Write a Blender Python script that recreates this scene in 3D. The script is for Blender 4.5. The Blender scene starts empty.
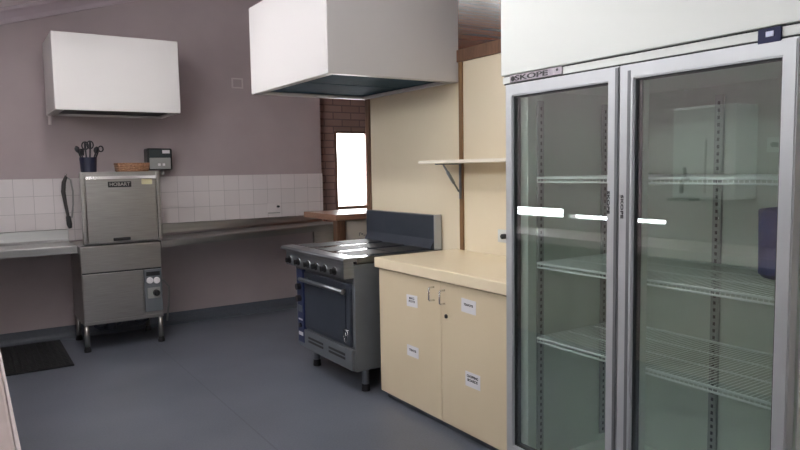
import bpy, bmesh, math, random
from mathutils import Vector, Matrix
random.seed(4)
S = 1.5                      # layout unit -> metres (camera height 1.5 m)
sc = bpy.context.scene
C = sc.collection
PI = math.pi
WO = {}                      # world origins of objects (unscaled layout units)

# ------------------------------------------------------------------ materials
def mat(name, col, rough=.5, metal=0., spec=.5, coat=0.):
    m = bpy.data.materials.new(name); m.use_nodes = True
    b = m.node_tree.nodes['Principled BSDF']
    b.inputs['Base Color'].default_value = (*col, 1)
    b.inputs['Roughness'].default_value = rough
    b.inputs['Metallic'].default_value = metal
    b.inputs['Specular IOR Level'].default_value = spec
    b.inputs['Coat Weight'].default_value = coat
    return m

def nd(m, t, **kw):
    n = m.node_tree.nodes.new(t)
    for k, v in kw.items(): setattr(n, k, v)
    return n

def lk(m, a, b): m.node_tree.links.new(a, b)
def bsdf(m): return m.node_tree.nodes['Principled BSDF']

def srgb(r, g, b):
    f = lambda c: (c/255/12.92 if c/255 <= .04045 else ((c/255+.055)/1.055)**2.4)
    return (f(r), f(g), f(b))

def mottled(name, c1, c2, scale, rough=.5, metal=0., stretch=(1, 1, 1), detail=4, bump=0., spec=.5, lo=.3, hi=.7):
    m = mat(name, c1, rough, metal, spec)
    tc = nd(m, 'ShaderNodeTexCoord'); mp = nd(m, 'ShaderNodeMapping'); mp.inputs['Scale'].default_value = stretch
    no = nd(m, 'ShaderNodeTexNoise'); no.inputs['Scale'].default_value = scale; no.inputs['Detail'].default_value = detail
    cr = nd(m, 'ShaderNodeValToRGB')
    cr.color_ramp.elements[0].color = (*c1, 1); cr.color_ramp.elements[1].color = (*c2, 1)
    cr.color_ramp.elements[0].position = lo; cr.color_ramp.elements[1].position = hi
    lk(m, tc.outputs['Object'], mp.inputs['Vector']); lk(m, mp.outputs[0], no.inputs['Vector'])
    lk(m, no.outputs['Fac'], cr.inputs[0]); lk(m, cr.outputs[0], bsdf(m).inputs['Base Color'])
    if bump:
        bp = nd(m, 'ShaderNodeBump'); bp.inputs['Strength'].default_value = bump; bp.inputs['Distance'].default_value = .004
        lk(m, no.outputs['Fac'], bp.inputs['Height']); lk(m, bp.outputs[0], bsdf(m).inputs['Normal'])
    return m

M = {}
M['mauve'] = mottled('mauve_plaster', srgb(172, 160, 162), srgb(178, 166, 168), 3, .7, bump=.02)
M['ceil'] = mottled('ceiling_board', srgb(236, 228, 232), srgb(241, 234, 238), 2, .7)
M['cornice'] = mat('cornice_paint', srgb(190, 178, 186), .5)
M['cream_wall'] = mottled('cream_wall_panel', srgb(227, 214, 188), srgb(231, 219, 194), 1.5, .42)
M['cream'] = mottled('cream_laminate', srgb(219, 203, 173), srgb(223, 208, 179), 2, .38)
M['cream_top'] = mottled('cream_worktop', srgb(236, 221, 190), srgb(240, 226, 197), 2, .3)
M['white'] = mat('white_enamel', srgb(215, 219, 216), .35)
M['hood_white'] = mat('hood_white', srgb(216, 214, 213), .4)
M['white_shelf'] = mat('white_melamine', srgb(236, 228, 214), .4)
M['alu'] = mottled('satin_aluminium', srgb(182, 185, 189), srgb(188, 191, 195), 8, .42, .35, stretch=(1, 1, .1))
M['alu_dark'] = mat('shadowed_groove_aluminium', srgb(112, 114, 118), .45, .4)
M['gasket'] = mat('black_gasket', srgb(40, 44, 46), .6)
M['steel'] = mottled('brushed_steel', (.36, .345, .33), (.43, .415, .40), 6, .34, 1., stretch=(1, 1, 26), detail=6)
M['steel_bench'] = mottled('bench_steel', (.34, .34, .335), (.40, .40, .395), 5, .33, 1., stretch=(.4, 6, 6), detail=5)
M['range_steel'] = mottled('range_steel', (.24, .26, .285), (.29, .31, .335), 5, .36, .9, stretch=(1, 1, 14))
M['range_side'] = mottled('range_side_enamel', srgb(108, 113, 119), srgb(116, 121, 127), 5, .42, .3)
M['range_dark'] = mottled('range_dark_enamel', srgb(56, 62, 73), srgb(63, 69, 80), 7, .38, .2)
M['hob'] = mottled('hob_steel', (.22, .235, .25), (.27, .285, .30), 12, .12, 1.)
M['iron'] = mottled('cast_iron_plate', (.012, .012, .014), (.03, .03, .033), 40, .5)
M['blue_panel'] = mat('blue_control_strip', srgb(40, 50, 88), .4)
M['black'] = mat('black_plastic', srgb(26, 26, 29), .4)
M['rubber'] = mottled('black_rubber', (.010, .011, .012), (.02, .021, .023), 30, .7, bump=.2)
M['chrome'] = mat('chrome', (.75, .75, .74), .15, 1.)
M['tile_plain'] = mat('glazed_white_plate', srgb(216, 210, 211), .3)
M['hose_grey'] = mat('dark_grey_hose', srgb(58, 54, 54), .5)
M['paper'] = mat('paper', srgb(228, 226, 230), .7)
M['cream_sticker'] = mat('cream_sticker', srgb(205, 198, 160), .6)
M['ink'] = mat('black_ink', srgb(30, 30, 34), .6)
M['grey_badge'] = mottled('grey_badge', srgb(140, 134, 142), srgb(170, 163, 170), 60, .4, .4)
M['display'] = mat('display_window', srgb(40, 44, 76), .5, spec=.2)
M['display_glow'] = mat('display_panel_lens', srgb(190, 195, 222), .3)
M['liner'] = mottled('fridge_liner', srgb(194, 207, 194), srgb(202, 214, 201), 3, .45)
M['strip'] = mat('shelf_support_steel', srgb(150, 158, 152), .45, .2)
M['wire'] = mat('white_coated_wire', srgb(235, 245, 240), .35)
M['blue_tub'] = mat('navy_plastic', srgb(24, 46, 108), .35)
M['mesh_filter'] = mottled('hood_filter', srgb(60, 80, 96), srgb(70, 92, 108), 14, .8, .0, spec=.1)
M['wicker'] = mottled('wicker', srgb(120, 84, 62), srgb(176, 134, 104), 60, .7, bump=.4)
M['navy_dark'] = mat('dark_navy_plastic', srgb(30, 34, 56), .4)
M['leaf_black'] = mat('dark_plastic', srgb(36, 36, 42), .45)
M['grey_box'] = mat('grey_plastic', srgb(150, 152, 150), .45)
M['dark_teal'] = mat('dark_keypad', srgb(44, 56, 60), .4)
M['plate_paint'] = mat('pale_switch_edge', srgb(205, 196, 196), .5)
M['pale_top'] = mottled('pale_bench_laminate', srgb(176, 162, 158), srgb(186, 172, 168), 9, .45)
M['pale_edge'] = mat('pale_edge_strip', srgb(214, 204, 202), .4)
M['timber_dark'] = mottled('dark_timber', srgb(92, 66, 52), srgb(120, 88, 68), 6, .4, stretch=(8, 8, 1), detail=6)
M['timber'] = mottled('varnished_timber', srgb(138, 102, 84), srgb(166, 126, 104), 5, .28, stretch=(1.5, 9, 9), detail=6)
M['batten'] = mottled('timber_batten', srgb(116, 86, 56), srgb(140, 106, 72), 7, .45, stretch=(8, 8, .6))
M['tube'] = mat('fluorescent_tube', (1, 1, 1), .4)
M['tube_off'] = mat('unlit_tube', (.8, .8, .8), .3)
M['range_hood_white'] = mat('range_hood_white', srgb(198, 196, 196), .4)
M['hall_wall'] = mat('hall_plaster', srgb(200, 190, 176), .7)

def emit(m, col, st):
    b = bsdf(m); b.inputs['Emission Color'].default_value = (*col, 1); b.inputs['Emission Strength'].default_value = st
emit(M['tube'], (1., .965, .96), 30)

def grid_mat(name, c1, c2, mortar, w, h, ms, rot, off=(0, 0, 0), offset=0., rough=.3, bump=.3, bias=0.):
    m = mat(name, c1, rough)
    tc = nd(m, 'ShaderNodeTexCoord'); mp = nd(m, 'ShaderNodeMapping')
    mp.inputs['Rotation'].default_value = rot; mp.inputs['Location'].default_value = off
    br = nd(m, 'ShaderNodeTexBrick'); br.offset = offset; br.squash = 1
    br.inputs['Color1'].default_value = (*c1, 1); br.inputs['Color2'].default_value = (*c2, 1); br.inputs['Mortar'].default_value = (*mortar, 1)
    br.inputs['Scale'].default_value = 1; br.inputs['Brick Width'].default_value = w; br.inputs['Row Height'].default_value = h
    br.inputs['Mortar Size'].default_value = ms; br.inputs['Mortar Smooth'].default_value = .2; br.inputs['Bias'].default_value = bias
    lk(m, tc.outputs['Object'], mp.inputs['Vector']); lk(m, mp.outputs[0], br.inputs['Vector'])
    lk(m, br.outputs['Color'], bsdf(m).inputs['Base Color'])
    bp = nd(m, 'ShaderNodeBump', invert=True); bp.inputs['Strength'].default_value = bump; bp.inputs['Distance'].default_value = .003
    lk(m, br.outputs['Fac'], bp.inputs['Height']); lk(m, bp.outputs[0], bsdf(m).inputs['Normal'])
    return m
# wall textures run in X-Z (objects with these keep their origin at the world origin)
P_T = .1046*S
M['tile'] = grid_mat('white_wall_tile', srgb(216, 210, 211), srgb(222, 216, 217), srgb(182, 177, 179), P_T, P_T, .0022, (PI/2*-1, 0, 0), (-1.175*S, -.979*S, 0), rough=.25, bump=.25)
M['brick'] = grid_mat('brown_brick', srgb(150, 126, 120), srgb(164, 138, 131), srgb(122, 104, 101), .23, .08, .007, (-PI/2, 0, 0), offset=.5, rough=.75, bump=.8)
M['planks'] = grid_mat('varnished_ceiling_planks', srgb(140, 78, 50), srgb(172, 100, 66), srgb(52, 28, 18), 3.0, .085, .005, (0, 0, 0), offset=.37, rough=.2, bump=.6)

bsdf(M['planks']).inputs['Specular IOR Level'].default_value = .36

def floor_mat():
    m = mottled('blue_grey_vinyl', srgb(110, 116, 129), srgb(120, 126, 139), 90, .38, bump=.03)
    t = m.node_tree
    cr = [n for n in t.nodes if n.type == 'VALTORGB'][0]; tc = [n for n in t.nodes if n.type == 'TEX_COORD'][0]
    big = nd(m, 'ShaderNodeTexNoise'); big.inputs['Scale'].default_value = 1.3
    lk(m, tc.outputs['Object'], big.inputs['Vector'])
    sx = nd(m, 'ShaderNodeSeparateXYZ'); lk(m, tc.outputs['Object'], sx.inputs[0])
    a = nd(m, 'ShaderNodeMath', operation='SUBTRACT'); a.inputs[1].default_value = .885*S; lk(m, sx.outputs['X'], a.inputs[0])
    b = nd(m, 'ShaderNodeMath', operation='PINGPONG'); b.inputs[1].default_value = 1.0; lk(m, a.outputs[0], b.inputs[0])
    c = nd(m, 'ShaderNodeMath', operation='LESS_THAN'); c.inputs[1].default_value = .005; lk(m, b.outputs[0], c.inputs[0])
    mx = nd(m, 'ShaderNodeMixRGB', blend_type='MULTIPLY'); mx.inputs[0].default_value = .5
    lk(m, cr.outputs[0], mx.inputs[1]); lk(m, big.outputs['Fac'], mx.inputs[2])
    m2 = nd(m, 'ShaderNodeMixRGB', blend_type='MIX'); m2.inputs[2].default_value = (*srgb(74, 78, 88), 1)
    f = nd(m, 'ShaderNodeMath', operation='MULTIPLY'); f.inputs[1].default_value = .45; lk(m, c.outputs[0], f.inputs[0])
    lk(m, f.outputs[0], m2.inputs[0]); lk(m, mx.outputs[0], m2.inputs[1]); lk(m, m2.outputs[0], bsdf(m).inputs['Base Color'])
    return m
M['floor'] = floor_mat()
M['cove'] = mottled('shaded_vinyl_cove', srgb(80, 86, 96), srgb(88, 94, 104), 60, .45)  # floor vinyl, with the shade on its upturn put into the colour

def glass_mat(name, tint, refl, fres):
    m = bpy.data.materials.new(name); m.use_nodes = True; t = m.node_tree; t.nodes.clear()
    out = t.nodes.new('ShaderNodeOutputMaterial'); tr = t.nodes.new('ShaderNodeBsdfTransparent'); gl = t.nodes.new('ShaderNodeBsdfGlossy')
    tr.inputs[0].default_value = (*tint, 1); gl.inputs['Roughness'].default_value = .0; gl.inputs[0].default_value = (.95, .97, 1, 1)
    lf = t.nodes.new('ShaderNodeLayerWeight'); lf.inputs['Blend'].default_value = .5
    lw = t.nodes.new('ShaderNodeMath'); lw.operation = 'POWER'; lw.inputs[1].default_value = 5.; t.links.new(lf.outputs['Facing'], lw.inputs[0])
    a = t.nodes.new('ShaderNodeMath'); a.operation = 'MULTIPLY_ADD'; a.inputs[1].default_value = fres; a.inputs[2].default_value = refl; a.use_clamp = True
    t.links.new(lw.outputs[0], a.inputs[0])
    mx = t.nodes.new('ShaderNodeMixShader'); t.links.new(a.outputs[0], mx.inputs[0]); t.links.new(tr.outputs[0], mx.inputs[1]); t.links.new(gl.outputs[0], mx.inputs[2])
    t.links.new(mx.outputs[0], out.inputs[0]); return m
M['fridge_glass'] = glass_mat('double_glazing', (.95, .98, .97), .15, .85)
M['pane'] = glass_mat('window_glass', (.97, .98, .98), .04, .9)

# ------------------------------------------------------------------ mesh helpers (layout units)
class MB:
    def __init__(self): self.bm = bmesh.new(); self.mats = []
    def _mi(self, faces, mi):
        for f in faces: f.material_index = mi
    def box(self, x0, x1, y0, y1, z0, z1, bev=0., mi=0, seg=2):
        if x0 > x1: x0, x1 = x1, x0
        if y0 > y1: y0, y1 = y1, y0
        if z0 > z1: z0, z1 = z1, z0
        t = bmesh.new(); r = bmesh.ops.create_cube(t, size=1)
        for v in t.verts: v.co = Vector(((v.co.x+.5)*(x1-x0)+x0, (v.co.y+.5)*(y1-y0)+y0, (v.co.z+.5)*(z1-z0)+z0))
        if bev:
            bmesh.ops.bevel(t, geom=t.edges[:], offset=min(bev, .45*min(x1-x0, y1-y0, z1-z0)), segments=seg, affect='EDGES', profile=.6)
        self.add(t, mi); return self
    def add(self, t, mi=0):
        for f in t.faces: f.material_index = mi
        me = bpy.data.meshes.new('t'); t.to_mesh(me); t.free(); self.bm.from_mesh(me); bpy.data.meshes.remove(me)
    def tube(self, pts, r, n=10, mi=0, cap=True):
        pts = [Vector(p) for p in pts]; rs = r if isinstance(r, (list, tuple)) else [r]*len(pts)
        t = bmesh.new(); rings = []; up = None
        for i, p in enumerate(pts):
            d = (pts[min(i+1, len(pts)-1)]-pts[max(i-1, 0)]).normalized()
            if up is None:
                up = Vector((0, 0, 1)) if abs(d.z) < .9 else Vector((1, 0, 0))
            a = d.cross(up).normalized(); b = a.cross(d).normalized(); up = b
            rings.append([t.verts.new(p+(a*math.cos(q)+b*math.sin(q))*rs[i]) for q in [2*PI*k/n for k in range(n)]])
        for A, B in zip(rings, rings[1:]):
            for k in range(n): t.faces.new((A[k], A[(k+1) % n], B[(k+1) % n], B[k])).smooth = True
        if cap: t.faces.new(rings[0]); t.faces.new(rings[-1][::-1])
        bmesh.ops.recalc_face_normals(t, faces=t.faces[:])
        self.add(t, mi); return self
    def lathe(self, prof, o, n=20, mi=0, axis='Z', cap=True):
        o = Vector(o); t = bmesh.new(); rings = []
        for r, h in prof:
            ring = []
            for k in range(n):
                c, s = math.cos(2*PI*k/n)*r, math.sin(2*PI*k/n)*r
                p = {'Z': (c, s, h), 'X': (h, c, s), 'Y': (c, h, s)}[axis]
                ring.append(t.verts.new(o+Vector(p)))
            rings.append(ring)
        for A, B in zip(rings, rings[1:]):
            for k in range(n): t.faces.new((A[k], A[(k+1) % n], B[(k+1) % n], B[k]))
        if cap: t.faces.new(rings[0]); t.faces.new(rings[-1])
        bmesh.ops.recalc_face_normals(t, faces=t.faces[:])
        self.add(t, mi); return self
    def prism(self, poly, axis, a0, a1, mi=0, bev=0.):
        # poly in the two other axes (order X,Y,Z minus axis)
        t = bmesh.new()
        def P(q, a): return {'X': (a, q[0], q[1]), 'Y': (q[0], a, q[1]), 'Z': (q[0], q[1], a)}[axis]
        A = [t.verts.new(P(q, a0)) for q in poly]; B = [t.verts.new(P(q, a1)) for q in poly]
        n = len(poly)
        t.faces.new(A); t.faces.new(B[::-1])
        for k in range(n): t.faces.new((A[k], A[(k+1) % n], B[(k+1) % n], B[k]))
        bmesh.ops.recalc_face_normals(t, faces=t.faces[:])
        if bev: bmesh.ops.bevel(t, geom=t.edges[:], offset=bev, segments=2, affect='EDGES')
        self.add(t, mi); return self
    def plate_hole(self, axis, a0, a1, o, holes):
        """slab thick a0..a1 along axis, outer rect o=(p0,p1,q0,q1) with rectangular holes"""
        ps = sorted({o[0], o[1], *[v for h in holes for v in h[:2]]}); qs = sorted({o[2], o[3], *[v for h in holes for v in h[2:]]})
        t = bmesh.new(); cache = {}
        def V(p, q, a):
            k = (p, q, a)
            if k not in cache: cache[k] = t.verts.new({'X': (a, p, q), 'Y': (p, a, q), 'Z': (p, q, a)}[axis])
            return cache[k]
        solid = {}
        for i in range(len(ps)-1):
            for j in range(len(qs)-1):
                cp, cq = (ps[i]+ps[i+1])/2, (qs[j]+qs[j+1])/2
                solid[i, j] = not any(h[0] < cp < h[1] and h[2] < cq < h[3] for h in holes)
        for (i, j), s in solid.items():
            if not s: continue
            p0, p1, q0, q1 = ps[i], ps[i+1], qs[j], qs[j+1]
            for a in (a0, a1): t.faces.new((V(p0, q0, a), V(p1, q0, a), V(p1, q1, a), V(p0, q1, a)))
            for di, dj, e in ((-1, 0, ((p0, q0), (p0, q1))), (1, 0, ((p1, q0), (p1, q1))), (0, -1, ((p0, q0), (p1, q0))), (0, 1, ((p0, q1), (p1, q1)))):
                if not solid.get((i+di, j+dj), False):
                    t.faces.new((V(*e[0], a0), V(*e[1], a0), V(*e[1], a1), V(*e[0], a1)))
        bmesh.ops.recalc_face_normals(t, faces=t.faces[:])
        self.add(t); return self
    def text(self, s, o, ux, uz, h, depth=.0008, mi=0, bold=0., fit=None):
        """text centred at o, reading along ux, up along uz (unit vectors), cap height ~h, raised by depth"""
        cu = bpy.data.curves.new('t', 'FONT'); cu.body = s; cu.size = 1.; cu.align_x = 'CENTER'; cu.align_y = 'CENTER'; cu.extrude = .5; cu.offset = bold; cu.resolution_u = 3
        ob = bpy.data.objects.new('t', cu); C.objects.link(ob)
        bpy.context.view_layer.update()
        me = bpy.data.meshes.new_from_object(ob.evaluated_get(bpy.context.evaluated_depsgraph_get()))
        bpy.data.objects.remove(ob); bpy.data.curves.remove(cu)
        t = bmesh.new(); t.from_mesh(me); bpy.data.meshes.remove(me)
        ux, uz, o = Vector(ux), Vector(uz), Vector(o); un = ux.cross(uz)
        sx = sy = h/.7
        if fit:
            w = max(v.co.x for v in t.verts)-min(v.co.x for v in t.verts); sx = fit/w
        for v in t.verts: v.co = o+ux*v.co.x*sx+uz*v.co.y*sy+un*(v.co.z*depth)
        self.add(t, mi); return self

def smooth_by_angle(me):
    for p in me.polygons: p.use_smooth = False

def obj(name, mb, m, parent=None, label=None, cat=None, group=None, kind=None, origin='base'):
    bm = mb.bm
    bmesh.ops.remove_doubles(bm, verts=bm.verts[:], dist=1e-6)
    if origin == 'world': o = Vector((0, 0, 0))
    else:
        lo = Vector([min(v.co[i] for v in bm.verts) for i in range(3)]); hi = Vector([max(v.co[i] for v in bm.verts) for i in range(3)])
        o = (lo+hi)/2
        if origin == 'base': o.z = lo.z
    for v in bm.verts: v.co = (v.co-o)*S
    me = bpy.data.meshes.new(name); bm.to_mesh(me); bm.free()
    for x in (m if isinstance(m, (list, tuple)) else [m]): me.materials.append(M[x] if isinstance(x, str) else x)
    ob = bpy.data.objects.new(name, me); C.objects.link(ob)
    WO[ob.name] = o
    if parent:
        ob.parent = parent; ob.location = (o-WO[parent.name])*S
    else: ob.location = o*S
    if label: ob['label'] = label
    if cat: ob['category'] = cat
    if group: ob['group'] = group
    if kind: ob['kind'] = kind
    return ob

def thing(name, loc, label, cat, group=None):
    o = bpy.data.objects.new(name, None); C.objects.link(o); o.location = Vector(loc)*S; WO[o.name] = Vector(loc)
    o.empty_display_size = .1
    o['label'] = label; o['category'] = cat
    if group: o['group'] = group
    return o

def struct(name, mb, m, parent=None, world=False):
    return obj(name, mb, m, parent, kind=None if parent else 'structure', origin='world' if world else 'base')

# ------------------------------------------------------------------ constants
XL, XR, YB, YF, XH = -.36, 1.92, 4.5, -1.6, 4.8       # left wall, partition, back wall, wall behind camera, hall end
ZP, ZW = 1.48, 1.82                                    # partition top, plank ceiling of the hall
def zc(x): return 1.944+.30*(x-.228)                   # raked kitchen ceiling

# ------------------------------------------------------------------ setting
struct('floor', MB().box(XL-.1, XH+.1, YF-.1, YB+.2, -.05, 0), 'floor', world=True)
struct('wall_back', MB().prism([(XL-.1, 0), (2.236, 0), (2.236, zc(2.236)), (XL-.1, zc(XL-.1))], 'Y', YB, YB+.08), 'mauve')
struct('trim_1', MB().box(XL, 2.24, YB-.006, YB, .60, .979), 'tile', world=True)
struct('ceiling', MB().prism([(XL-.1, zc(XL-.1)), (XR+.06, zc(XR+.06)), (XR+.06, zc(XR+.06)+.05), (XL-.1, zc(XL-.1)+.05)], 'Y', YF-.1, YB+.12), 'ceil')
cn = MB()
t = [(0, 0), (0, -.085), (.018, -.085), (.024, -.06), (.05, -.032), (.07, -.022), (.072, 0)]
b = bmesh.new(); ra = []
for x in (XL, 1.25, XR+.0):
    ra.append([b.verts.new((x, YB-p[0], zc(x)+p[1]+.002)) for p in t])
for A, B in zip(ra, ra[1:]):
    for k in range(len(t)): b.faces.new((A[k], A[(k+1) % len(t)], B[(k+1) % len(t)], B[k]))
b.faces.new(ra[0]); b.faces.new(ra[-1]); bmesh.ops.recalc_face_normals(b, faces=b.faces[:]); cn.add(b)
struct('trim_2', cn, 'cornice')
# left wall (behind the camera's left shoulder, seen only mirrored in the fridge doors)
CL = [(.55+k*1.44, 1.91+k*1.44, 1.475, 1.72) for k in range(2)]
W1 = (2.24, 2.95, .668, .703); W1b = (2.985, 3.62, .668, .735)
struct('wall_left', MB().plate_hole('X', XL-.08, XL, (YF-.1, YB+.08, 0, zc(XL)), [W1, W1b, *CL]), 'mauve')
for i, w in enumerate((W1, W1b)):
    fr = struct('window_%d' % (i+1), MB().plate_hole('X', XL-.04, XL-.012, w, [(w[0]+.008, w[1]-.008, w[2]+.006, w[3]-.006)]), 'white')
    obj('pane', MB().box(XL-.03, XL-.026, w[0]+.008, w[1]-.008, w[2]+.006, w[3]-.006), 'pane', fr)
for i, w in enumerate(CL):
    fr = struct('window_%d' % (i+6), MB().plate_hole('X', XL-.05, XL-.015, w, [(w[0]+.02, w[1]-.02, w[2]+.02, w[3]-.02)]), 'white')
    obj('pane', MB().box(XL-.034, XL-.03, w[0]+.02, w[1]-.02, w[2]+.02, w[3]-.02), 'pane', fr)
# wall behind the camera, with an unseen window added for fill light
W_FILL = (.05, .75, .95, 1.42)
struct('wall_front', MB().plate_hole('Y', YF-.08, YF, (XL-.1, XH+.1, 0, 2.55), [W_FILL]), 'mauve')
fr = struct('window_3', MB().plate_hole('Y', YF-.05, YF-.02, W_FILL, [(W_FILL[0]+.03, W_FILL[1]-.03, W_FILL[2]+.03, W_FILL[3]-.03)]), 'white')
obj('pane', MB().box(W_FILL[0]+.03, W_FILL[1]-.03, YF-.04, YF-.036, W_FILL[2]+.03, W_FILL[3]-.03), 'pane', fr)
# cream partition on the right, timber beam along its top, bulkhead above
struct('wall_right', MB().box(XR, XR+.06, YF, 3.235, 0, ZP), 'cream_wall')
struct('trim_3', MB().box(XR-.012, XR+.075, YF, 3.28, ZP, ZP+.055, .004), 'timber_dark')
struct('trim_4', MB().box(XR-.012, XR+.072, 3.235, 3.275, 0, ZP, .004), 'timber_dark')
struct('trim_5', MB().box(XR-.009, XR, 2.405, 2.43, .62, ZP, .002), 'batten')
struct('wall_bulkhead', MB().box(XR, XR+.06, YF, YB, ZW, zc(XR)+.02), 'mauve')
# hall beyond: brick back wall with the bright window, plank ceiling, plaster end wall
WB = (2.387, 2.698, .720, 1.283)
WB_SHEEN = (3.3, 4.5, .722, 1.06)  # unseen window added to give the ceiling planks their sheen
struct('wall_hall_back', MB().plate_hole('Y', YB+.06, YB+.16, (2.2, XH+.1, 0, ZW+.03), [WB, WB_SHEEN]), 'brick', world=True)
fr = struct('window_4', MB().plate_hole('Y', YB+.03, YB+.11, (WB[0]-.006, WB[1]+.03, WB[2]-.022, WB[3]+.012), [(WB[0]+.002, WB[1]-.002, WB[2]+.002, WB[3]-.002)]), 'timber_dark')
obj('pane', MB().box(WB[0]+.002, WB[1]-.002, YB+.08, YB+.084, WB[2]+.002, WB[3]-.002), 'pane', fr)
obj('window_sill', MB().box(WB[0]-.02, WB[1]+.034, YB-.005, YB+.09, WB[2]-.034, WB[2]-.022, .002), 'timber_dark', fr)
fr = struct('window_5', MB().plate_hole('Y', YB+.08, YB+.12, WB_SHEEN, [(WB_SHEEN[0]+.03, 3.885, WB_SHEEN[2]+.03, WB_SHEEN[3]-.03), (3.915, WB_SHEEN[1]-.03, WB_SHEEN[2]+.03, WB_SHEEN[3]-.03)]), 'timber_dark')
obj('pane', MB().box(WB_SHEEN[0]+.03, WB_SHEEN[1]-.03, YB+.098, YB+.102, WB_SHEEN[2]+.03, WB_SHEEN[3]-.03), 'pane', fr)
struct('ceiling_hall', MB().box(XR+.02, XH+.1, YF-.1, YB+.2, ZW, ZW+.04), 'planks', world=True)
struct('wall_hall_right', MB().box(XH, XH+.08, YF-.1, YB+.2, 0, ZW+.03), 'hall_wall')
# upturned vinyl along the back wall
struct('baseboard_back', MB().prism([(YB, 0), (YB-.045, 0), (YB-.042, .004), (YB-.018, .016), (YB-.008, .03), (YB-.006, .075), (YB, .075)], 'X', XL, 2.236), 'cove')
struct('baseboard_right', MB().box(XR-.008, XR, 2.47, 3.235, 0, .075), 'cove')

# ------------------------------------------------------------------ left bench (pale top just inside the left edge) and the things mirrored in the glass
r = thing('workbench', (-.16, 1.6, 0), 'long pale beige topped workbench along the left edge of the photo', 'bench')
obj('worktop', MB().box(XL+.004, .040, .45, 3.9, .565, .60, .005), 'pale_top', r)
obj('edge_strip', MB().box(.040, .046, .45, 3.9, .562, .602, .002), 'pale_edge', r)
obj('cabinet_base', MB().box(XL+.004, -.02, .5, 3.85, .0, .565), 'pale_top', r)
r = thing('water_boiler', (XL+.1, 1.87, .83), 'white wall mounted water boiler seen mirrored in the right glass door', 'water boiler')
obj('casing', MB().box(XL+.001, -.17, 1.745, 2.075, .83, 1.28, .012), 'white', r)
obj('front_panel', MB().box(-.172, -.162, 1.83, 2.065, .84, 1.27, .004), 'white', r)
obj('tap', MB().tube([(-.165, 1.98, .93), (-.12, 1.98, .93), (-.11, 1.98, .90), (-.11, 1.98, .86)], .010, 8).tube([(-.14, 1.98, .93), (-.13, 1.98, .985)], .008, 8), 'black', r)
obj('inlet_pipe', MB().tube([(-.30, 1.9, .60), (-.30, 1.9, .835)], .008, 10), 'chrome', r)
obj('drip_tray', MB().box(-.17, -.08, 1.92, 2.04, .822, .836, .003), 'black', r)
obj('sight_glass', MB().box(-.163, -.158, 1.885, 1.893, .86, 1.12), 'grey_box', r)
r = thing('power_outlet', (XL+.01, 1.64, 1.05), 'white power outlet mirrored at the right edge of the right glass door', 'power outlet')
obj('faceplate', MB().box(XL+.001, XL+.01, 1.625, 1.70, 1.05, 1.12, .003), 'white', r)
obj('plug', MB().lathe([(.012, 0), (.012, .03), (.009, .034)], (XL+.01, 1.655, 1.085), 14, axis='X'), 'black', r)

# ------------------------------------------------------------------ ceiling battens
def batten(y0, y1, label, x=.5, tubes=(0,), lit=True):
    z = zc(x)-.015
    r = thing('ceiling_light', (x, (y0+y1)/2, z-.06), label, 'ceiling light', None)
    a = math.atan(.30)
    obj('housing', MB().box(x-.05, x+.05, y0, y1, z-.080, z-.056, .004), 'white', r)
    for y in (y0+.2, y1-.2): obj('hanger_rod', MB().tube([(x, y, z-.06), (x, y, z+.014)], .005, 8), 'chrome', r)
    for d in tubes: obj('tube', MB().tube([(x+d, y0+.03, z-.105), (x+d, y1-.03, z-.105)], .016, 12), 'tube' if lit else 'tube_off', r)
    for y in (y0+.02, y1-.02): obj('lamp_holder', MB().box(x-.055, x+.055, y-.012, y+.012, z-.122, z-.078, .003), 'white', r)
batten(2.6, 3.55, 'white fluorescent batten on the sloping ceiling in front of the dishwasher hood', .5, (-.032, .032))
batten(1.0, 2.0, 'added white fill light batten on the sloping ceiling in front of the range hood', .85)  # unseen lamp added to brighten the left wall and ceiling
batten(-.6, .4, 'unlit white fluorescent batten on the sloping ceiling above the camera', .5, (0,), False)

# ------------------------------------------------------------------ dishwasher hood on the back wall
r = thing('exhaust_hood', (.765, 4.27, 1.352), 'white box exhaust hood on the mauve wall above the dishwasher', 'exhaust hood')
x0, x1, y0, z0, z1 = .431, 1.097, 4.05, 1.352, 1.769
def hood_shell(x0, x1, y0, y1, z0, z1, t=.012):
    m = MB()
    m.box(x0, x1, y0, y0+t, z0, z1, .003); m.box(x0, x1, y1-t, y1, z0, z1, .003)
    m.box(x0, x0+t, y0+t, y1-t, z0, z1); m.box(x1-t, x1, y0+t, y1-t, z0, z1); m.box(x0+t, x1-t, y0+t, y1-t, z1-t, z1)
    return m
obj('shell', hood_shell(x0, x1, y0, YB-.001, z0, z1), 'hood_white', r)
obj('gutter_rim', MB().plate_hole('Z', z0+.003, z0+.012, (x0+.012, x1-.012, y0+.012, YB-.013), [(x0+.05, x1-.02, y0+.016, YB-.018)]), 'hood_white', r)
obj('filter_panel', MB().box(x0+.03, x1-.03, y0+.013, YB-.02, z0+.013, z0+.02), 'black', r)
obj('drain_stub', MB().lathe([(.0095, -.05), (.0095, .006)], (.441, 4.44, 1.345), 12), 'plate_paint', r)

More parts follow.
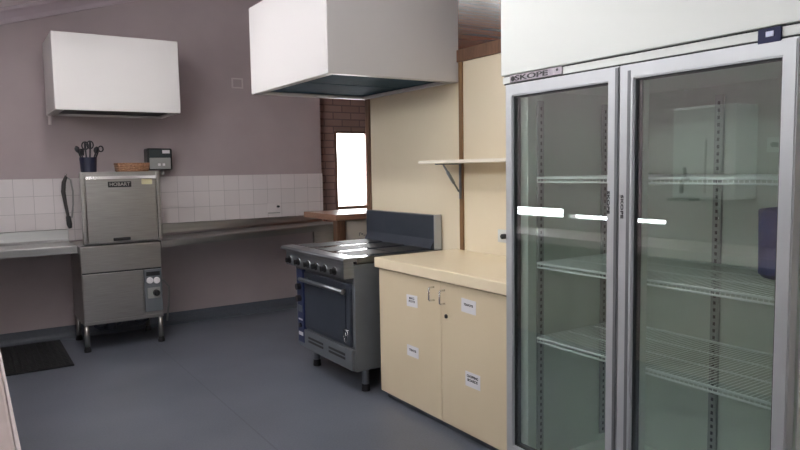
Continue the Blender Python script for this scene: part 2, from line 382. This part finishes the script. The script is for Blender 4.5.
# ------------------------------------------------------------------ pass-through dishwasher
yd = 4.046
r = thing('dishwasher', (.73, 4.25, 0), 'stainless steel pass-through dishwasher between the two steel benches', 'dishwasher')
ybk = 4.44
obj('lower_cabinet', MB().box(.512, .945, yd, ybk, .152, .598, .004), 'steel', r)
obj('front_panel', MB().box(.516, .838, yd-.008, yd, .174, .441, .003), 'steel', r)
obj('wash_tank_band', MB().box(.514, .945, yd-.004, yd, .449, .596, .003), 'steel', r)
cp = obj('control_panel', MB().box(.842, .942, yd-.008, yd, .190, .440, .003), 'range_side', r)
for x, z in ((.873, .375), (.912, .373)):
    obj('gauge', MB().lathe([(.019, 0), (.019, -.006), (.016, -.008), (0.001, -.008)], (x, yd-.008, z), 20, axis='Y'), 'paper', cp)
obj('knob_plate', MB().box(.858, .930, yd-.011, yd-.008, .268, .332, .002), 'grey_box', cp)
obj('timer_knob', MB().lathe([(.020, 0), (.018, -.018), (.001, -.018)], (.907, yd-.011, .30), 18, axis='Y').box(.905, .909, yd-.036, yd-.028, .285, .318), 'black', cp)
obj('warning_label', MB().box(.855, .932, yd-.009, yd-.0078, .402, .426), 'black', cp)
obj('gap_shadow_line', MB().box(.516, .942, yd-.002, yd+.001, .441, .449), 'gasket', r)  # dark strip stands in for the shadow line between the panels
obj('base_rail', MB().box(.514, .943, yd-.003, yd+.02, .152, .172, .002), 'steel', r)
# hood part with its lift-up door
hd = obj('hood', MB().prism([(.532, yd+.004), (.957, yd+.004), (.957, ybk-.02), (.583, ybk-.02)], 'Z', .606, 1.012, 0, .004), 'steel', r)
obj('corner_post', MB().box(.533, .553, yd-.012, yd+.03, .606, 1.010, .004), 'steel', r)
obj('corner_post', MB().box(.936, .957, yd-.012, yd+.03, .606, 1.010, .004), 'steel', r)
dp = obj('hood_door', MB().box(.556, .933, yd-.016, yd+.004, .612, .985, .005), 'steel', r)
obj('door_top_lip', MB().prism([(yd-.03, .972), (yd-.016, .972), (yd-.010, .988), (yd-.026, .988)], 'X', .558, .931), 'chrome', dp)
obj('handle_slot', MB().box(.686, .778, yd-.026, yd-.015, .622, .640, .004), 'black', dp)
obj('door_sticker', MB().box(.852, .910, yd-.0175, yd-.015, .938, .970), 'cream_sticker', dp)
bd = MB().box(.672, .796, yd-.018, yd-.0155, .925, .957, .0008, 1)
bd.text('HOBART', (.734, yd-.0185, .941), (1, 0, 0), (0, 0, 1), .019, .004, 0, .012, fit=.108)
obj('badge', bd, ['steel', 'ink'], dp)
for x, y in ((.526, yd+.015), (.929, yd+.015), (.526, ybk-.04), (.929, ybk-.04)):
    lg = obj('leg', MB().tube([(x, y, .03), (x, y, .152)], .0135, 14), 'steel', r)
    obj('foot', MB().lathe([(.019, 0), (.019, .012), (.013, .032)], (x, y, 0), 16), 'black', lg)
pp = MB()
pp.tube([(.60, 4.25, .152), (.60, 4.25, .10), (.62, 4.25, .085), (.70, 4.26, .085), (.74, 4.27, .1), (.74, 4.27, .152)], .012, 8)
pp.tube([(.82, 4.2, .152), (.82, 4.2, .115), (.85, 4.2, .095), (.88, 4.2, .115), (.90, 4.22, .14), (.90, 4.22, .152)], .012, 8)
pp.lathe([(.03, 0), (.03, .05), (.02, .07)], (.68, 4.22, .082), 14)
obj('waste_pipes', pp, 'range_dark', r)
obj('rinse_hose', MB().tube([(.945, 4.20, .34), (.99, 4.2, .345), (1.02, 4.2, .30), (1.015, 4.2, .2), (1.0, 4.2, .09)], .006, 8), 'grey_box', r)

# things on top of the dishwasher
r = thing('utensil_caddy', (.602, 4.20, 1.012), 'dark navy caddy of black utensils on the left of the dishwasher top', 'utensil holder')
obj('pot', MB().lathe([(.040, 0), (.042, .004), (.047, .085), (.044, .085), (.039, .008)], (.602, 4.20, 1.012), 20), 'navy_dark', r)
def loop(c, a, w, h, tilt):
    return [Vector(c)+Vector((math.cos(k/14*2*PI)*w*math.cos(a)+tilt*math.sin(k/14*2*PI), math.cos(k/14*2*PI)*w*math.sin(a), h+math.sin(k/14*2*PI)*h)) for k in range(15)]
rr = random.Random(8)
specs = [(-.030, .002, .112, 'spoon'), (-.010, -.016, .135, 'loop'), (.012, .018, .142, 'loop'), (.024, -.012, .108, 'spoon'), (.038, .004, .128, 'ring'), (-.018, .022, .102, 'spat')]
for dx, dy, h, k in specs:
    b0 = Vector((.602+dx*.5, 4.20+dy*.5, 1.03)); tp = Vector((.602+dx*1.55, 4.20+dy*1.5, 1.012+h))
    m = MB().tube([b0, tp], .0045, 7)
    d = (tp-b0).normalized()
    if k == 'spoon': m.tube([tp, tp+d*.012, tp+d*.028, tp+d*.04], [.005, .013, .014, .004], 8)
    elif k == 'spat': m.box(tp.x-.014, tp.x+.014, tp.y-.003, tp.y+.003, tp.z-.006, tp.z+.034, .002)
    elif k == 'ring': m.tube([tp+Vector((math.cos(q)*.013+.012, 0, math.sin(q)*.016+.006)) for q in [2*PI*i/12 for i in range(13)]], .004, 6)
    else: m.tube([tp+Vector((math.cos(q)*.017, 0, math.sin(q)*.022+.016)) for q in [2*PI*i/12 for i in range(13)]], .004, 6).tube([tp+Vector((0, math.cos(q)*.017, math.sin(q)*.022+.016)) for q in [2*PI*i/12 for i in range(13)]], .004, 6)
    nm = {'spoon': ('serving_spoon', 'spoon'), 'spat': ('spatula', 'spatula'), 'ring': ('scissors', 'scissors'), 'loop': ('whisk', 'whisk')}[k]
    pos = ['leftmost', 'shorter front', 'tallest rear', 'short right', 'far right', 'rear left']
    i = specs.index((dx, dy, h, k))
    word = {'spoon': 'spoon', 'spat': 'flat spatula', 'ring': 'ring handled tool', 'loop': 'looped whisk'}[k]
    obj(nm[0], m, 'leaf_black', None, '%s black %s in the navy caddy on the dishwasher' % (pos[i], word), nm[1], 'black utensils in the caddy')
r = thing('wicker_tray', (.84, 4.22, 1.012), 'low brown wicker tray on the right of the dishwasher top', 'tray')
m = MB()
for k in range(4): m.tube([(.765-k*.002, 4.15, 1.022+k*.012), (.92+k*.002, 4.15, 1.022+k*.012), (.92+k*.002, 4.30, 1.022+k*.012), (.765-k*.002, 4.30, 1.022+k*.012), (.765-k*.002, 4.15, 1.022+k*.012)], .0065, 6)
obj('side', m, 'wicker', r)
obj('bottom', MB().box(.765, .92, 4.15, 4.30, 1.0125, 1.02, .002), 'wicker', r)
r = thing('detergent_dispenser', (1.05, 4.46, 1.02), 'grey and black detergent dispenser on the wall beside the dishwasher hood', 'dispenser')
obj('housing', MB().box(.972, 1.128, 4.40, YB-.001, 1.02, 1.158, .012), 'black', r)
obj('faceplate', MB().box(.985, 1.115, 4.394, 4.402, 1.026, 1.098, .004), 'grey_box', r)
obj('keypad', MB().box(.985, 1.115, 4.394, 4.402, 1.099, 1.150, .004), 'dark_teal', r)
obj('display', MB().box(1.064, 1.110, 4.390, 4.396, 1.125, 1.146, .002), 'paper', r)
obj('button', MB().box(1.034, 1.050, 4.389, 4.395, 1.046, 1.062, .002), 'paper', r)
obj('button', MB().box(1.062, 1.078, 4.389, 4.395, 1.046, 1.062, .002), 'paper', r)
obj('hose_spigot', MB().lathe([(.012, 0), (.012, .03)], (1.07, 4.44, .99), 12), 'grey_box', r)

# ------------------------------------------------------------------ steel benches against the back wall
def bench(x0, x1, zl, zr, yf, label, legs, name='steel_bench'):
    r = thing(name, ((x0+x1)/2, 4.3, 0), label, 'bench')
    def prof(z):
        q = [(yf, z-.042), (yf, z-.004), (yf+.004, z), (yf+.02, z-.002), (YB-.07, z-.006)]
        return q
    top = MB(); b = bmesh.new(); rows = []
    zb = .672
    for x, z in ((x0, zl), (x1, zr)):
        p = [(yf+.012, z-.044), (yf, z-.044), (yf, z-.006), (yf+.005, z), (yf+.03, z-.004), (YB-.05, z-.008), (YB-.035, z-.004), (YB-.026, z+.008), (YB-.022, zb-.004), (YB-.018, zb), (YB-.0065, zb), (YB-.0065, z-.03), (yf+.012, z-.03)]
        rows.append([b.verts.new((x, a, c)) for a, c in p])
    n = len(rows[0])
    for k in range(n): b.faces.new((rows[0][k], rows[0][(k+1) % n], rows[1][(k+1) % n], rows[1][k]))
    b.faces.new(rows[0]); b.faces.new(rows[1]); bmesh.ops.recalc_face_normals(b, faces=b.faces[:]); top.add(b)
    obj('bench_top', top, 'steel_bench', r)
    for x, y in legs:
        lg = obj('leg', MB().tube([(x, y, .02), (x, y, min(zl, zr)-.03)], .0135, 12), 'steel', r)
        obj('foot', MB().lathe([(.018, 0), (.018, .012), (.0135, .022)], (x, y, 0), 14), 'black', lg)
    return r
bench(XL+.002, .509, .604, .602, 4.125, 'stainless steel bench left of the dishwasher', [(-.3, 4.19), (-.3, 4.42)])
r = bench(.968, 2.215, .598, .633, 4.125, 'long stainless steel bench right of the dishwasher', [])
obj('end_panel', MB().box(1.998, 2.19, 4.16, 4.18, .0, .59, .002), 'steel', r)

# sprayer and fittings on the tiles
r = thing('spray_hose', (.51, 4.47, .68), 'black spray hose hanging on the tiles left of the dishwasher', 'hose')
obj('hook', MB().tube([(.512, YB-.006, .995), (.512, 4.455, .995), (.512, 4.45, 1.008)], .005, 8), 'chrome', r)
obj('hose', MB().tube([(.512, 4.455, .99), (.498, 4.455, .955), (.492, 4.455, .90), (.500, 4.455, .83), (.508, 4.455, .77), (.512, 4.455, .73)], [.009, .012, .013, .010, .009, .009], 10), 'hose_grey', r)
obj('nozzle', MB().tube([(.511, 4.455, .75), (.515, 4.45, .70), (.518, 4.445, .678)], [.013, .015, .010], 10), 'rubber', r)
obj('loop', MB().tube([(.515, 4.46, .985), (.535, 4.46, .97), (.545, 4.46, .90), (.543, 4.46, .82), (.53, 4.46, .74)], .005, 8), 'grey_box', r)
r = thing('power_outlet', (1.84, YB-.01, .70), 'white power outlet with dark plug on the white tiles above the right bench', 'power outlet')
obj('faceplate', MB().box(1.80, 1.895, YB-.011, YB-.0055, .708, .772, .002), 'tile_plain', r)
obj('plug', MB().lathe([(.008, 0), (.008, -.022), (.006, -.026)], (1.874, YB-.011, .748), 14, axis='Y'), 'black', r)
obj('switch', MB().box(1.80, 1.89, YB-.017, YB-.0135, .700, .706, .001), 'grey_box', r)
r = thing('wall_plate', (1.61, YB-.005, 1.572), 'small square pale edged plate on the mauve wall left of the range hood', 'wall plate')
obj('rim', MB().plate_hole('Y', YB-.008, YB-.0005, (1.570, 1.650, 1.572, 1.642), [(1.580, 1.640, 1.581, 1.633)]), 'plate_paint', r)
obj('blank_plate', MB().box(1.578, 1.642, YB-.006, YB-.0005, 1.579, 1.635), 'mauve', r)

# rubber mat
m = MB().box(.02, .425, 3.805, 4.44, .001, .010, .003)
for i in range(12):
    for j in range(18): m.box(.035+i*.032, .055+i*.032, 3.82+j*.034, 3.84+j*.034, .009, .013)
obj('rubber_mat', m, 'rubber', None, 'black rubber floor mat in front of the left steel bench', 'mat')

# ------------------------------------------------------------------ cooking range
y0, y1 = 2.53, 3.21
r = thing('range_cooker', (1.64, 2.87, 0), 'dark grey electric range cooker with oven between servery opening and cream cupboard', 'cooker')
obj('body', MB().box(1.402, 1.885, y0, y1-.065, .105, .5855, .004), 'range_side', r)
obj('front_rail', MB().prism([(1.349, .599), (1.349, .608), (1.358, .6165), (1.418, .617), (1.418, .599)], 'Y', y0, y1), 'range_steel', r)
obj('hob_top', MB().box(1.4185, 1.885, y0, y1, .586, .617), 'hob', r)
cpn = obj('control_panel', MB().prism([(1.352, .527), (1.352, .598), (1.402, .598), (1.402, .527)], 'Y', y0, 3.15, 0, .002), 'range_steel', r)
for y in (3.098, 2.995, 2.886, 2.800, 2.710, 2.612):
    obj('knob', MB().lathe([(.018, .0), (.018, -.006), (.013, -.007), (.012, -.022), (.001, -.022)], (1.352, y, .555), 18, axis='X').box(1.327, 1.332, y-.003, y+.003, .543, .567), 'black', cpn)
    obj('knob_index', MB().lathe([(.0195, .0), (.0195, -.003), (.018, -.003)], (1.352, y, .555), 18, axis='X', cap=False), 'chrome', cpn)
for i in range(3):
    for j in range(2):
        ya = y0+.06+i*.215; xa = 1.43+j*.215
        pl = obj('hotplate', MB().box(xa, xa+.205, ya, ya+.165, .6155, .6182, .001), 'iron', r)
sb = obj('splashback', MB().box(1.876, 1.912, 2.580, y1+.02, .585, .776, .005), 'range_dark', r)
obj('end_cap', MB().box(1.872, 1.914, 2.574, 2.581, .590, .779, .002), 'alu', sb)
obj('ledge', MB().prism([(1.85, .617), (1.876, .617), (1.876, .66)], 'Y', 2.581, y1), 'range_dark', sb)
dr = obj('oven_door', MB().box(1.388, 1.402, y0+.018, 3.018, .216, .500, .004), 'range_dark', r)
obj('door_panel', MB().box(1.3835, 1.389, y0+.055, 2.975, .235, .445, .003), 'range_dark', dr)
obj('handle', MB().tube([(1.36, y0+.03, .466), (1.36, 3.01, .466)], .0105, 12).tube([(1.39, y0+.06, .466), (1.36, y0+.06, .466)], .008, 8).tube([(1.39, 2.98, .466), (1.36, 2.98, .466)], .008, 8), 'range_steel', dr)
em = MB(); cx, cz = 2.584, .262
sh = [(-.016, .022), (.016, .022), (.016, -.004), (.010, -.018), (0, -.026), (-.010, -.018), (-.016, -.004)]
pts = [(1.3825, cx+a*1.25, cz+b_*1.25) for a, b_ in sh]; em.tube(pts+[pts[0]], .0016, 6); em.tube([(1.3825, cx-.012, cz+.004), (1.3825, cx+.012, cz+.004)], .0016, 6); em.tube([(1.3825, cx, cz+.018), (1.3825, cx, cz-.02)], .0014, 6)
obj('shield_emblem', em, 'chrome', dr)
ks = MB().box(1.386, 1.402, y0+.004, 3.03, .112, .206, .003)
kp = obj('kick_panel', ks, 'range_side', r)
v = MB()
for a, b_ in ((2.60, 2.76), (2.82, 2.98)):
    for k in range(2): v.box(1.3845, 1.388, a, b_, .150+k*.018, .160+k*.018)
obj('vent_slot', v, 'black', kp)
bs = obj('oven_control_strip', MB().box(1.384, 1.402, 3.028, 3.095, .135, .508, .003), 'blue_panel', r)
for z in (.42, .36): obj('oven_knob', MB().lathe([(.018, 0), (.016, -.02), (.001, -.02)], (1.384, 3.062, z), 16, axis='X'), 'black', bs)
obj('indicator_panel', MB().box(1.3825, 1.385, 3.04, 3.085, .29, .325), 'range_side', bs)
obj('indicator_panel', MB().box(1.3825, 1.385, 3.04, 3.085, .248, .256), 'paper', bs)
obj('rating_label', MB().box(1.3825, 1.385, 3.038, 3.085, .170, .188), 'paper', bs)
obj('reset_button', MB().lathe([(.012, 0), (.012, -.008), (.001, -.008)], (1.384, 3.062, .222), 14, axis='X'), 'black', bs)
for x, y in ((1.468, 2.562), (1.462, 3.048), (1.82, 2.562), (1.82, 3.048)):
    lg = obj('leg', MB().lathe([(.017, .035), (.017, .105)], (x, y, 0), 16), 'range_steel', r)
    obj('foot', MB().lathe([(.012, 0), (.020, .004), (.018, .036)], (x, y, 0), 16), 'black', lg)

# ------------------------------------------------------------------ range hood
r = thing('exhaust_hood', (1.58, 2.86, 1.392), 'large white exhaust hood over the dark range cooker', 'exhaust hood')
x0, x1, y0h, y1h, z0, z1 = 1.252, XR-.001, 2.437, 3.292, 1.392, 1.820
obj('shell', hood_shell(x0, x1, y0h, y1h, z0, z1), 'range_hood_white', r)
obj('gutter_rim', MB().plate_hole('Z', z0-.001, z0+.012, (x0+.004, x1-.004, y0h+.004, y1h-.004), [(x0+.035, x1-.035, y0h+.03, y1h-.03)]), 'hood_white', r)
ft = MB()
for k in range(2): ft.box(x0+.02, x1-.02, y0h+.02+k*.41, y0h+.42+k*.41, z0+.016, z0+.03, .003)
obj('filter_panel', ft, 'mesh_filter', r)

# ------------------------------------------------------------------ wall shelf on folding bracket
r = thing('wall_shelf', (1.80, 2.2, 1.03), 'white wall shelf on a folding metal bracket above the cream cupboard', 'shelf')
obj('board', MB().box(1.735, XR-.010, 1.60, 2.505, 1.022, 1.036, .002), 'white_shelf', r)
bk = MB().box(XR-.014, XR-.009, 2.413, 2.425, .86, 1.02).box(1.77, XR-.01, 2.413, 2.425, 1.0165, 1.0215)
bk.tube([(1.90, 2.419, .893), (1.812, 2.419, 1.017)], .0045, 8).tube([(1.872, 2.419, .932), (1.836, 2.419, .983)], .0075, 8)
obj('folding_bracket', bk, 'range_steel', r)
r = thing('power_outlet', (XR-.01, 2.15, .68), 'white power outlet with black plug on the cream wall beside the fridge', 'power outlet')
obj('faceplate', MB().box(XR-.010, XR-.001, 2.085, 2.165, .68, .735, .003), 'white', r)
obj('plug', MB().lathe([(.011, 0), (.011, -.018), (.007, -.022)], (XR-.01, 2.118, .708), 14, axis='X'), 'black', r)

# ------------------------------------------------------------------ cream cupboard + worktop
xf = 1.4816; ya, ybq = 1.575, 2.45; ys = 2.003
r = thing('base_cupboard', (1.70, 2.01, 0), 'cream two door base cupboard between the range and the fridge', 'cupboard')
obj('carcass', MB().box(xf+.014, XR-.009, ya, ybq, .03, .578), 'cream', r)
obj('plinth', MB().box(xf+.03, XR-.02, ya, ybq-.01, 0, .03), 'cove', r)
d1 = obj('door', MB().box(xf, xf+.013, ys+.0015, ybq, .034, .574, .002), 'cream', r)
d2 = obj('door', MB().box(xf, xf+.013, ya, ys-.0015, .034, .574, .002), 'cream', r)
def pull(y, z0, z1, p):
    obj('handle', MB().tube([(xf+.001, y, z1), (xf-.020, y, z1), (xf-.024, y, z1-.004), (xf-.024, y, z0+.004), (xf-.020, y, z0), (xf+.001, y, z0)], .0036, 8), 'chrome', p)
pull(2.046, .497, .548, d1); pull(1.978, .494, .545, d2)
obj('lock', MB().lathe([(.008, 0), (.008, -.004), (.006, -.005)], (xf, 1.968, .448), 14, axis='X').box(xf-.008, xf-.004, 1.966, 1.970, .443, .453), 'black', d2)
def note(y0, y1, z0, z1, lines, p, h, tilt=0.):
    m = MB().box(xf-.0018, xf-.0002, y0, y1, z0, z1)
    yc = (y0+y1)/2
    for k, (s, fitw) in enumerate(lines):
        zz = z0+(z1-z0)*(.5+.0)-(k-(len(lines)-1)/2)*h*1.5+(z1-z0)*.08
        m.text(s, (xf-.0022, yc, zz), (0, -1, 0), (0, 0, 1), h, .0008, 1, .02, fit=fitw)
    if tilt:
        bmesh.ops.rotate(m.bm, verts=m.bm.verts[:], cent=((xf, yc, (z0+z1)/2)), matrix=Matrix.Rotation(tilt, 3, 'X'))
    obj('paper_note', m, ['paper', 'ink'], p)
note(2.158, 2.234, .446, .494, [('BIG', .036), ('POTS', .042)], d1, .0085, -.04)
note(2.155, 2.236, .240, .285, [('TRAYS', .05)], d1, .009)
note(1.795, 1.876, .482, .532, [('TEAPOTS', .052)], d2, .008, .03)
note(1.774, 1.856, .214, .268, [('CHOPPING', .062), ('BOARDS', .056)], d2, .0095)
obj('worktop', MB().box(1.462, XR-.010, 1.572, 2.458, .580, .624, .006, 0, 3), 'cream_top', None, 'cream laminate worktop on the two door cupboard', 'worktop')

# ------------------------------------------------------------------ glass door fridge
fy0, fy1, fx = .690, 1.552, 1.40
r = thing('display_fridge', (1.66, 1.12, 0), 'tall white two door glass fridge at the right of the photo', 'fridge')
ix0, ix1 = 1.445, 1.855
cab = MB()
cab.box(fx+.035, XR-.012, fy1-.065, fy1, .03, 1.26); cab.box(fx+.035, XR-.012, fy0, fy0+.04, .03, 1.26)
cab.box(ix1, XR-.012, fy0+.04, fy1-.065, .03, 1.26); cab.box(fx+.035, ix1, fy0+.04, fy1-.065, .03, .066); cab.box(fx+.035, ix1, fy0+.04, fy1-.065, 1.228, 1.26)
obj('cabinet', cab, 'liner', r)
obj('side_cladding', MB().box(fx+.034, XR-.012, fy1, fy1+.003, .03, 1.26), 'white', r)
obj('side_cladding', MB().box(fx+.034, XR-.012, fy0-.003, fy0, .03, 1.26), 'white', r)
obj('centre_mullion', MB().box(fx+.036, fx+.058, 1.078, 1.150, .066, 1.228), 'liner', r)
obj('plinth', MB().box(fx+.06, XR-.02, fy0+.02, fy1-.02, 0, .03), 'black', r)
hdp = obj('header_panel', MB().box(fx-.002, XR-.012, fy0-.008, fy1+.015, 1.278, 1.62, .004), 'white', r)
obj('header_dark_backing', MB().box(fx+.008, XR-.02, fy0-.004, fy1+.01, 1.2505, 1.28), 'gasket', r)  # dark box behind the strip, showing as lines in its seams
stp = obj('header_strip', MB().box(fx+.004, XR-.012, fy0-.006, fy1+.012, 1.2545, 1.2745, .001), 'white', r)
bd = MB().box(fx-.001, fx+.004, 1.318, 1.528, 1.2545, 1.276, .001)
bd.text('SKOPE', (fx-.0015, 1.438, 1.2648), (0, -1, 0), (0, 0, 1), .0145, .0016, 1, .02, fit=.135)
bd.text('\u00ae', (fx-.0015, 1.335, 1.268), (0, -1, 0), (0, 0, 1), .007, .0016, 1, .01)
bd.lathe([(.0075, 0), (.0075, -.0016)], (fx-.001, 1.514, 1.265), 12, 1, 'X')
obj('badge', bd, ['grey_badge', 'ink'], stp)
dsp = obj('temperature_display', MB().box(fx-.001, fx+.004, .727, .774, 1.246, 1.2765, .001), 'display', stp)
obj('display_lens', MB().box(fx-.003, fx, .741, .757, 1.258, 1.269, .001), 'display_glow', dsp)

def door(ya, yb, wn, wf):
    # ya < yb; frame with glass; wn / wf are the near and far stile widths
    z0, z1 = .075, 1.250
    wt = .036
    m = MB().plate_hole('X', fx, fx+.030, (ya, yb, z0, z1), [(ya+wn, yb-wf, z0+.05, z1-wt)])
    bmesh.ops.bevel(m.bm, geom=[e for e in m.bm.edges if all(abs(v.co.x-fx) < 1e-5 for v in e.verts)], offset=.003, segments=2, affect='EDGES')
    d = obj('door', m, 'alu', r)
    bz = MB().plate_hole('X', fx+.008, fx+.031, (ya+wn-.002, yb-wf+.002, z0+.048, z1-wt+.002), [(ya+wn+.004, yb-wf-.004, z0+.054, z1-wt-.004)])
    obj('glazing_bead', bz, 'gasket', d)
    obj('glass', MB().box(fx+.012, fx+.014, ya+wn, yb-wf, z0+.05, z1-wt), 'fridge_glass', d)
    obj('gasket', MB().plate_hole('X', fx+.030, fx+.035, (ya+.006, yb-.006, z0+.006, z1-.006), [(ya+.024, yb-.024, z0+.03, z1-.025)]), 'gasket', d)
    return d
dl = door(1.1265, 1.550, .035, .031)
dr_ = door(.693, 1.1245, .031, .044)
# grip channels on the meeting stiles
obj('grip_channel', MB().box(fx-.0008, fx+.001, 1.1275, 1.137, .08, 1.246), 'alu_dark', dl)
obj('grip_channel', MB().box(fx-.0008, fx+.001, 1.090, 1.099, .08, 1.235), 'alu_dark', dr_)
def vtext(y, z, p):
    m = MB().text('SKOPE', (fx-.001, y, z), (0, 0, -1), (0, -1, 0), .0075, .0012, 0, .02, fit=.06)
    obj('door_lettering', m, 'ink', p)
vtext(1.155, .905, dl); vtext(1.112, .895, dr_)
# shelf support strips
ss = []
for nm, (xa, ya_, side) in {'a': (1.482, 1.484, 'y'), 'b': (1.775, 1.484, 'y')}.items():
    m = MB().box(xa-.012, xa+.012, 1.479, 1.488, .09, 1.2)
    for k in range(52): m.box(xa-.003, xa+.003, 1.4782, 1.4792, .10+k*.021, .110+k*.021, 0, 1)
    obj('shelf_strip', m, ['strip', 'black'], r)
for yy in (1.135, 1.10):
    pass
m = MB().box(ix1-.009, ix1, 1.116, 1.142, .09, 1.2)
for k in range(52): m.box(ix1-.0105, ix1-.0085, 1.1255, 1.1325, .10+k*.021, .110+k*.021, 0, 1)
obj('shelf_strip', m, ['strip', 'black'], r)
for xa in (1.50, 1.83): obj('shelf_strip', MB().box(xa-.012, xa+.012, .730, .738, .09, 1.2), 'strip', r)
# wire shelves
def wire_shelf(ya, yb, z):
    m = MB(); xa, xb = 1.462, ix1-.012
    for x in (xa, xa+.14, xb-.12, xb): m.tube([(x, ya, z), (x, yb, z)], .0036 if x in (xa, xb) else .0022, 6)
    m.tube([(xa, ya, z-.012), (xa, yb, z-.012)], .0028, 6)
    n = int((yb-ya)/.0125)
    for k in range(n+1):
        y = ya+(yb-ya)*k/n
        m.tube([(xa, y, z-.012), (xa, y, z+.003), (xb, y, z+.003)], .0010, 4, cap=False)
    return m
for z, nm in ((.966, 0), (.704, 1), (.470, 2)):
    obj('wire_shelf', wire_shelf(1.1105, 1.474, z), 'wire', r)
    obj('wire_shelf', wire_shelf(.742, 1.1085, z), 'wire', r)
# tub on the middle shelf
r = thing('plastic_tub', (1.74, .88, .71), 'navy blue plastic tub on the middle shelf behind the right glass door', 'tub')
def rrect(x0, x1, y0, y1, rad):
    q = []
    for cx_, cy_, a in ((x1-rad, y1-rad, 0), (x0+rad, y1-rad, 90), (x0+rad, y0+rad, 180), (x1-rad, y0+rad, 270)):
        for k in range(5):
            an = math.radians(a+22.5*k); q.append((cx_+rad*math.cos(an), cy_+rad*math.sin(an)))
    return q
b = bmesh.new(); rows = []
for z, g in ((.7082, -.018), (.712, -.008), (.722, 0), (.882, .002), (.886, -.001), (.886, -.006), (.73, -.010)):
    rows.append([b.verts.new((x, y, z)) for x, y in rrect(1.66-g, 1.82+g, .777-g, .914+g, .03)])
for A, B in zip(rows, rows[1:]):
    for k in range(20): b.faces.new((A[k], A[(k+1) % 20], B[(k+1) % 20], B[k]))
b.faces.new(rows[0]); b.faces.new(rows[-1]); bmesh.ops.recalc_face_normals(b, faces=b.faces[:])
m = MB(); m.add(b); obj('tub_body', m, 'blue_tub', r)
m = MB().prism(rrect(1.668, 1.812, .785, .906, .026), 'Z', .868, .876); obj('lid', m, 'navy_dark', r)

# ------------------------------------------------------------------ servery counter at the end of the back bench
r = thing('servery_counter', (2.4, 3.98, 0), 'brown timber topped servery counter below the bright window', 'counter')
obj('counter_top', MB().box(1.930, 3.0, 3.70, 4.17, .684, .722, .004), 'timber', r)
obj('post', MB().box(1.945, 2.005, 3.71, 3.77, 0, .682, .003), 'timber_dark', r)
obj('post', MB().box(2.92, 2.98, 3.71, 3.77, 0, .682, .003), 'timber_dark', r)
pn = obj('front_panel', MB().box(2.005, 2.92, 3.73, 3.75, 0, .682), 'white_shelf', r)
obj('panel_marking', MB().text("1'=.,...", (2.14, 3.729, .585), (1, 0, 0), (0, 0, 1), .02, .001, 0, .01), 'ink', pn)

# ------------------------------------------------------------------ world, camera, view
w = bpy.data.worlds.new('World'); sc.world = w; w.use_nodes = True
w.node_tree.nodes['Background'].inputs[0].default_value = (1, .985, .98, 1); w.node_tree.nodes['Background'].inputs[1].default_value = 11.5

F = 665.937; yaw, pitch, roll = .576914, .0836407, .0167145
cy, sy, cp_, sp = math.cos(yaw), math.sin(yaw), math.cos(pitch), math.sin(pitch)
fw = Vector((sy*cp_, cy*cp_, -sp)); R = Vector((cy, -sy, 0)); D = fw.cross(R)
c, s = math.cos(roll), math.sin(roll)
R2 = R*c+D*s; D2 = -R*s+D*c
cam = bpy.data.cameras.new('Camera'); co = bpy.data.objects.new('Camera', cam); C.objects.link(co)
cam.sensor_fit = 'HORIZONTAL'; cam.sensor_width = 36; cam.lens = F*36/800; cam.clip_start = .02
mt = Matrix((R2, -D2, -fw)).transposed().to_4x4(); mt.translation = Vector((0, 0, S))
co.matrix_world = mt
sc.camera = co
vs = sc.view_settings
vs.view_transform = 'Standard'; vs.look = 'None'; vs.exposure = .3; vs.gamma = 1.; vs.use_curve_mapping = False
